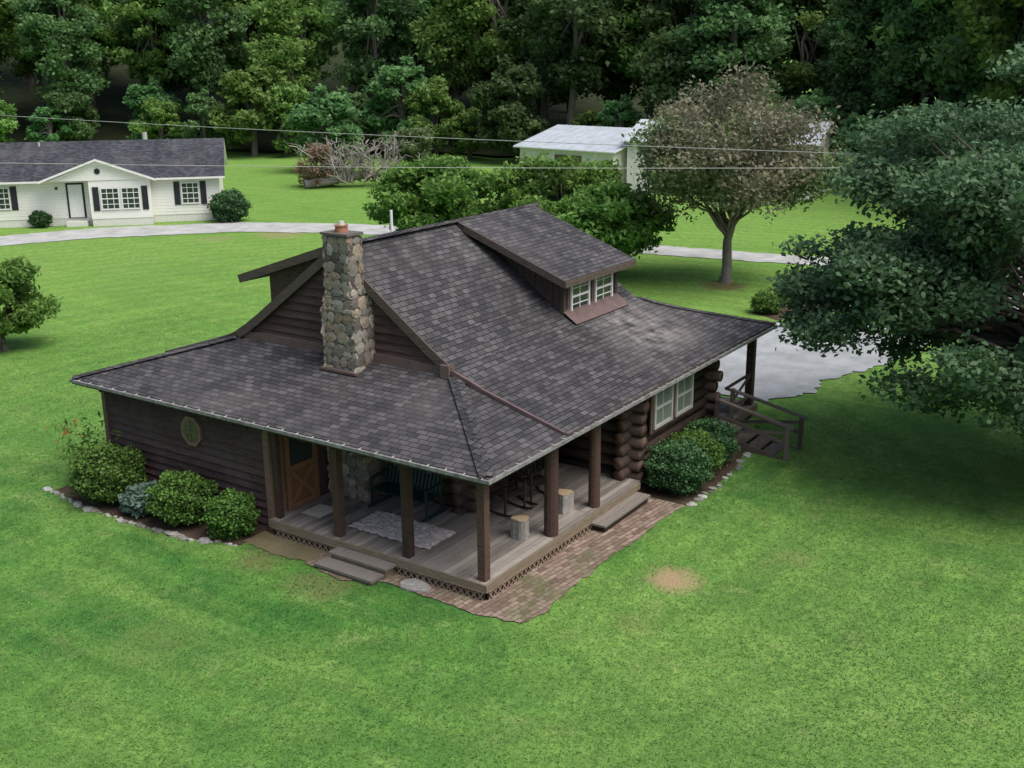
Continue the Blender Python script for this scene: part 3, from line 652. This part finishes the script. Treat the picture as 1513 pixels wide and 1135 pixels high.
LM('petal',(.35,.07,.03),(.6,.2,.08),.2,0)
P=np.array([(.0+rng.normal()*.3,12.2+rng.normal()*.25,1.25+.3*rng.random()) for _ in range(40)]);o=np_mesh('blossoms',leafquads(P,.04,.03,.1),4,rng.random(40),['petal']);o.parent=fc
ribbon('flower_bed',[(-.75,12.0),(-.95,10.5),(-.95,8.5),(-.8,7),(-.5,6.0)],[(.42,12.0),(.42,10.5),(.42,8.5),(.42,7),(.42,6.0)],'mulch',30,4,.012,.03)
ribbon('shrub_bed',[(6.5,-.9),(8,-.95),(9.5,-.85),(10.5,-.6)],[(6.5,.55),(8,.55),(9.5,.55),(10.5,.55)],'mulch',20,4,.012,.03)
ribbon('garden_bed',[(25.5,4.2),(28,3.3),(31,2.4)],[(26.3,5.6),(28.7,5.2),(31.6,3.8)],'mulch',20,4,.012,.15)
m=MB()
def rocks(P,n,s):
    Q=resamp(P,n)
    for q in Q:
        V=ico();k=s*(.4+1.1*rng.random()**1.5);ox,oy=rng.normal(0,.03,2);m.add([(q[0]+ox+p[0]*k,q[1]+oy+p[1]*k*1.2,float(hgt(*q))+.01+p[2]*k*.8) for p in V],FS,'rock')
rocks([(-.8,12.2),(-1.0,10.5),(-1.0,8.6),(-.9,7.2),(-.55,6.1)],44,.075);rocks([(6.5,-.95),(8,-1.0),(9.5,-.9),(10.4,-.7)],20,.06);rocks([(25.3,4.1),(28,3.1),(31,2.3)],14,.11)
m.obj('edging_stones')
# ------------------------------------------------------------------ forest
forest=empty('forest')
protos=[]
def proto(H,cz,rad,K,nl,mat,clr,L=.24):
    d=rng.normal(size=(K,3));d/=np.linalg.norm(d,axis=1)[:,None];rad=np.array(rad,float)
    r=.55+.45*rng.random(K)**.6;cs=d*r[:,None]*rad*.85;k=np.clip(1-.35*(cs[:,2]/rad[2]),.5,1.3);cs[:,:2]*=k[:,None];cs[:,2]+=cz
    rs=clr*(.4+1.0*rng.random(K));P,v=clusters(cs,rs,nl,.6,.4);V=leafquads(P,L,L*.62,.5,.2)
    m=MB();limb(m,(0,0,-1),(0,0,cz*1.3),.32,.12,'barkthin',6,.03)
    for i in range(14):
        c=cs[rng.integers(K)];limb(m,(0,0,cz*(.5+.5*rng.random())),c,.12,.03,'barkthin',3,.08)
    wo=m.obj('trunk');lo=np_mesh('crown',V,4,v,[mat]);protos.append((wo.data,lo.data))
    bpy.data.objects.remove(wo);bpy.data.objects.remove(lo)
proto(20,12,(4.6,4.6,8.5),70,13000,'leaf_forest',1.5)
proto(22,13,(5.2,5.2,9.0),80,15000,'leaf_forest',1.6)
proto(17,10,(4.2,4.2,7.5),60,11500,'leaf_forest',1.4)
proto(19,12,(4.4,4.4,8.0),70,13000,'leaf_forest_light',1.4)
proto(9,4.5,(3.2,3.2,4.2),40,8500,'leaf_forest',1.1)
proto(8,4,(3.0,3.0,3.8),40,8500,'leaf_forest_light',1.0)
def inst(pi,x,y,s,dz=0):
    wd,lv=protos[pi];z=float(hgt(x,y));a=rng.random()*6.28;sz=s*(.9+.25*rng.random());tx,ty=rng.normal()*.04,rng.normal()*.04
    for nm,d in (('trunk',wd),('crown',lv)):
        o=bpy.data.objects.new(nm,d);col.objects.link(o);o.parent=forest;o.location=(x,y,z+dz);o.rotation_euler=(tx,ty,a);o.scale=(s,s,sz)
front=[(20,150),(42,118),(56,98),(66,86),(66,77),(72,70),(77,57),(79,45),(79,34),(75,20),(72,10),(66,-2),(60,-14),(58,-30),(60,-50)]
nd=np.array((.83,.557))
fa=np.array(front)+nd*2;fb2=np.array(front)+nd*75
ribbon('forest_floor',fa.tolist(),fb2.tolist(),'floor',90,30,.25,.8)
for i,q in enumerate(resamp(front,46)):
    inst(4 if rng.random()<.55 else 5,q[0]+rng.normal(0,1.3),q[1]+rng.normal(0,1.3),.65+.6*rng.random())
for row,(off,n) in enumerate(((5,30),(12,32),(20,30),(30,28))):
    for q in resamp(front,n):
        p=q+nd*off+rng.normal(0,1.8,2);inst(int(rng.choice([0,1,2,3],p=[.30,.26,.2,.24])),p[0],p[1],.85+.45*rng.random())
for x,y,pi,s in ((64,2,3,1.1),(60,-4,3,1.15),(60,60,4,1.0)): inst(pi,x,y,s)
# ------------------------------------------------------------------ white house
wh=empty('white_house');O=np.array((33.5,44.2,0.));u=np.array((-.726,.688,0));nb=np.array((.688,.726,0));fr=(O,u,-nb)
frb=(O,u,nb)
MT['vinyl']=m_plain('white_vinyl_siding',(.80,.785,.74),.6,.03,3,.05)
MT['skirt']=m_plain('foundation_skirt',(.66,.65,.61),.8,.08,6)
MT['black']=m_plain('black_shutter',(.02,.022,.028),.5,.2,6)
m=MB();Lh=21
m.lb(frb,0,Lh,0,8,.45,2.95,'vinyl',.5);m.lb(frb,.03,Lh-.03,.03,7.97,-.3,.45,'skirt')
for k in range(12): m.lb(frb,-.012,Lh,-.012,0,.66+k*.19,.672+k*.19,'skirt',.2)
def LP(a,b,z): return tuple(O+u*a+nb*b+np.array((0,0,z)))
m.add([LP(0,0,2.95),LP(0,8,2.95),LP(0,4,4.7)],[(0,1,2),(2,1,0)][:1],'vinyl');m.lb(frb,4.1,7.7,-.9,0,.45,2.8,'vinyl',.5);m.lb(frb,4.13,7.67,-.87,0,-.2,.45,'skirt')
m.add([LP(4.0,-.95,2.8),LP(10.1,-.95,2.8),LP(7.1,-.95,3.95)],[(0,1,2)],'vinyl')
m.obj('walls',wh)
m=MB()
m.slab([LP(-.4,-.5,2.8),LP(Lh+.4,-.5,2.8),LP(Lh+.4,4,4.85),LP(-.4,4,4.85)],.12,'dkroof','white','white')
m.slab([LP(-.4,8.5,2.8),LP(Lh+.4,8.5,2.8),LP(Lh+.4,4,4.85),LP(-.4,4,4.85)],.12,'dkroof','white','white')
m.slab([LP(3.7,-1.3,2.85),LP(7.1,-1.3,4.12),LP(7.1,3.0,4.12),LP(3.7,.2,2.85)],.14,'dkroof','white','white')
m.slab([LP(10.5,-1.3,2.85),LP(7.1,-1.3,4.12),LP(7.1,3.0,4.12),LP(10.5,.2,2.85)],.14,'dkroof','white','white')
m.obj('roof',wh)
m=MB()
window(m,fr,1.25,2.35,1.1,2.45,3,4,'white','glass',.07,None,.035)
for a in (.82,2.42): m.lb(fr,a,a+.36,.0,.05,1.05,2.5,'black')
fb=(O-nb*.9,u,-nb)
window(m,fb,4.75,5.85,1.0,2.35,3,4,'white','glass',.07,None,.035);window(m,fb,5.95,7.05,1.0,2.35,3,4,'white','glass',.07,None,.035)
for a in (4.28,7.15): m.lb(fb,a,a+.36,.0,.05,.95,2.4,'black')
window(m,fr,12.4,13.4,1.1,2.45,3,4,'white','glass',.07,None,.035)
for a in (12.0,13.45): m.lb(fr,a,a+.36,.0,.05,1.05,2.5,'black')
m.lb(fr,8.1,9.15,0,.05,.45,2.6,'black');m.lb(fr,8.22,9.03,.05,.09,.5,2.5,'white')
m.cyl(LP(7.1,-1.0,3.35),LP(7.1,-.96,3.35),.18,.18,8,'black','black')
m.cyl(LP(9.7,.0,2.3),LP(9.7,-.15,2.3),.08,.08,8,'black','black');m.cyl(LP(4.6,4.2,4.7),LP(4.6,4.2,5.3),.16,.16,10,'cream','cream');m.cyl(LP(11,3.5,4.4),LP(11,3.5,4.85),.07,.07,10,'cream','cream')
m.lb(fr,8.0,9.25,0,.7,.0,.3,'skirt');m.obj('windows_and_door',wh)
# ------------------------------------------------------------------ barns
MT['metal']=m_plain('pale_metal_roof',(.46,.50,.54),.45,.15,1.2,.1);MT['barnw']=m_plain('barn_white_metal',(.68,.65,.59),.6,.08,2,.1);MT['rust']=m_plain('rusty_door',(.17,.10,.075),.8,.3,3)
def barn(name,A,B,dep,he,hr,doors):
    e=empty(name);A=np.array((*A,0.));B=np.array((*B,0.));L=np.linalg.norm(B-A);u=(B-A)/L;nb=np.array((-u[1],u[0],0))
    if nb[0]<0: nb=-nb
    f=(A,u,nb);m=MB();P=lambda a,b,z:tuple(A+u*a+nb*b+np.array((0,0,z)))
    m.lb(f,0,L,0,dep,-.3,he,'barnw',.5)
    for a in (0,L): m.add([P(a,0,he),P(a,dep,he),P(a,dep/2,hr)],[(0,1,2)],'barnw')
    k=0
    while k<L: m.lb(f,k,k+.05,-.03,0,0,he,'barnw',.2);k+=.6
    m.obj('walls',e);m=MB();t=.4
    m.slab([P(-t,-t,he-.05),P(L+t,-t,he-.05),P(L+t,dep/2,hr+.1),P(-t,dep/2,hr+.1)],.08,'metal','white','metal')
    m.slab([P(-t,dep+t,he-.05),P(L+t,dep+t,he-.05),P(L+t,dep/2,hr+.1),P(-t,dep/2,hr+.1)],.08,'metal','white','metal')
    k=-t
    while k<L+t: m.beam(P(k,-t,he-.03),P(k,dep/2,hr+.12),.04,.02,'metal',.2);k+=.9
    m.obj('roof',e);m=MB()
    for a0,a1,z in doors: m.lb(f,a0,a1,-.06,-.035,0,z,'rust')
    m.obj('doors',e)
barn('metal_barn',(59.8,38.7),(58.5,29.6),10.5,3.1,4.35,[(3.6,6.2,2.6)])
barn('metal_barn.001',(59.4,28.9),(62.4,15.6),11,3.9,5.0,[(2.2,4.4,2.8),(8.6,12.2,3.1)])
# ------------------------------------------------------------------ fallen tree / brush pile
e=empty('fallen_tree');m=MB()
limb(m,(49.0,51.9,.3),(58.0,45.0,.5),.35,.28,'barkgrey',6,.04)
for i in range(60):
    b=np.array((50.5+rng.random()*4.5,0,.4));b[1]=52.5-(b[0]-48)*.77+rng.normal()*.6
    t=b+np.array((rng.normal()*1.5,rng.normal()*1.5,.8+3.0*rng.random()));limb(m,b,t,.085,.03,'barkgrey',5,.3)
    for k in range(4): q=b+(t-b)*(.4+.5*rng.random());limb(m,q,q+np.array((rng.normal()*.8,rng.normal()*.8,.2+.7*rng.random())),.04,.015,'barkgrey',3,.25)
m.obj('dead_limbs',e,True)
cs=np.array([(50.0+rng.normal()*.7,51.3+rng.normal()*.9,.5+rng.random()*2.6) for _ in range(26)]);P,v=clusters(cs,.3+.5*rng.random(26),4500,.8,.8)
o=np_mesh('dead_leaves',leafquads(P,.11,.055,.1),4,v,['leaf_brown']);o.parent=e
tree('young_tree',(56.5,46.8),5,3.0,(1.6,1.6,2.2),26,6000,.13,.08,'leaf_thin2','bark',.1,.7)
# ------------------------------------------------------------------ wires and poles
m=MB()
def wire(p,q,sag,n=40):
    p=np.array(p,float);q=np.array(q,float);pr=p
    for i in range(1,n+1):
        t=i/n;c=p+(q-p)*t;c[2]-=sag*4*t*(1-t);m.cyl(pr,c,.012,.012,5,'cream');pr=c
wire((19.7,70,7.6),(19.0,-24,7.3),.5);wire((-2,66,6.3),(36,-14,6.0),.55)
m.obj('utility_wires')
for i,(x,y,h) in enumerate(((19.7,70,8.4),(19.0,-24,8.4),(-2,66,7.2),(36,-14,7.0))):
    m=MB();m.cyl((x,y,-.5),(x,y,h),.15,.11,10,'bark','bark');m.box(x-.6,x+.6,y-.05,y+.05,h-.6,h-.48,'bark');m.obj('utility_pole' if i==0 else 'utility_pole.%03d'%i)
# ------------------------------------------------------------------ grass blades close to the viewer
N=900000
x=rng.random(N)*44-10;y=rng.random(N)*44-18
q=np.stack([x,y,np.zeros(N)],-1)-CAM;z=q@np.array(F);uu=q@np.array(Rr)/z*1632.66/756.5;ww=q@np.array(Uu)/z*1632.66/567.5
keep=(z>5)&(abs(uu)<1.15)&(ww>-1.12)&(rng.random(N)<np.clip((17/z)**1.6,0,1))
inh=(x>-.0)&(x<13.9)&(y>-.0)&(y<11.9);pat=(x>-.45+.25*rng.random(N))&(x<6.6)&(y>-.9+.2*rng.random(N))&(y<6.1);bed=((x>-.9)&(x<.5)&(y>6)&(y<12.1))|((x>6.4)&(x<11.8)&(y>-1.0)&(y<.6))
dr=(x>14.2)&(y>-1.4);bare=np.hypot(x-3.1,y+2.2)<.5*(.5+.8*rng.random(N))
keep&=~(inh|pat|bed|dr|bare);x=x[keep];y=y[keep];n=len(x)
a=rng.random(n)*6.283;h=.018+.03*rng.random(n)**1.5;w2=.007+.010*rng.random(n);zz=hgt(x,y)
la=a+math.pi/2+rng.normal(0,.5,n);ll=.03+.04*rng.random(n);lx=np.cos(la)*ll;ly=np.sin(la)*ll
V=np.stack([np.stack([x-np.cos(a)*w2,y-np.sin(a)*w2,zz-.003],-1),np.stack([x+np.cos(a)*w2,y+np.sin(a)*w2,zz-.003],-1),np.stack([x+lx,y+ly,zz+h],-1)],1).reshape(-1,3)
cl=.5+.3*np.sin(x*1.3+np.sin(y*.9)*2)*np.sin(y*1.1+np.sin(x*.7)*2)+.2*np.sin(x*.4-y*.5);v=np.clip(cl*.5+.5*rng.random(n)-.05,0,.95);v[rng.random(n)<.008]=1
np_mesh('grass_blades',V,3,v,['blade'])
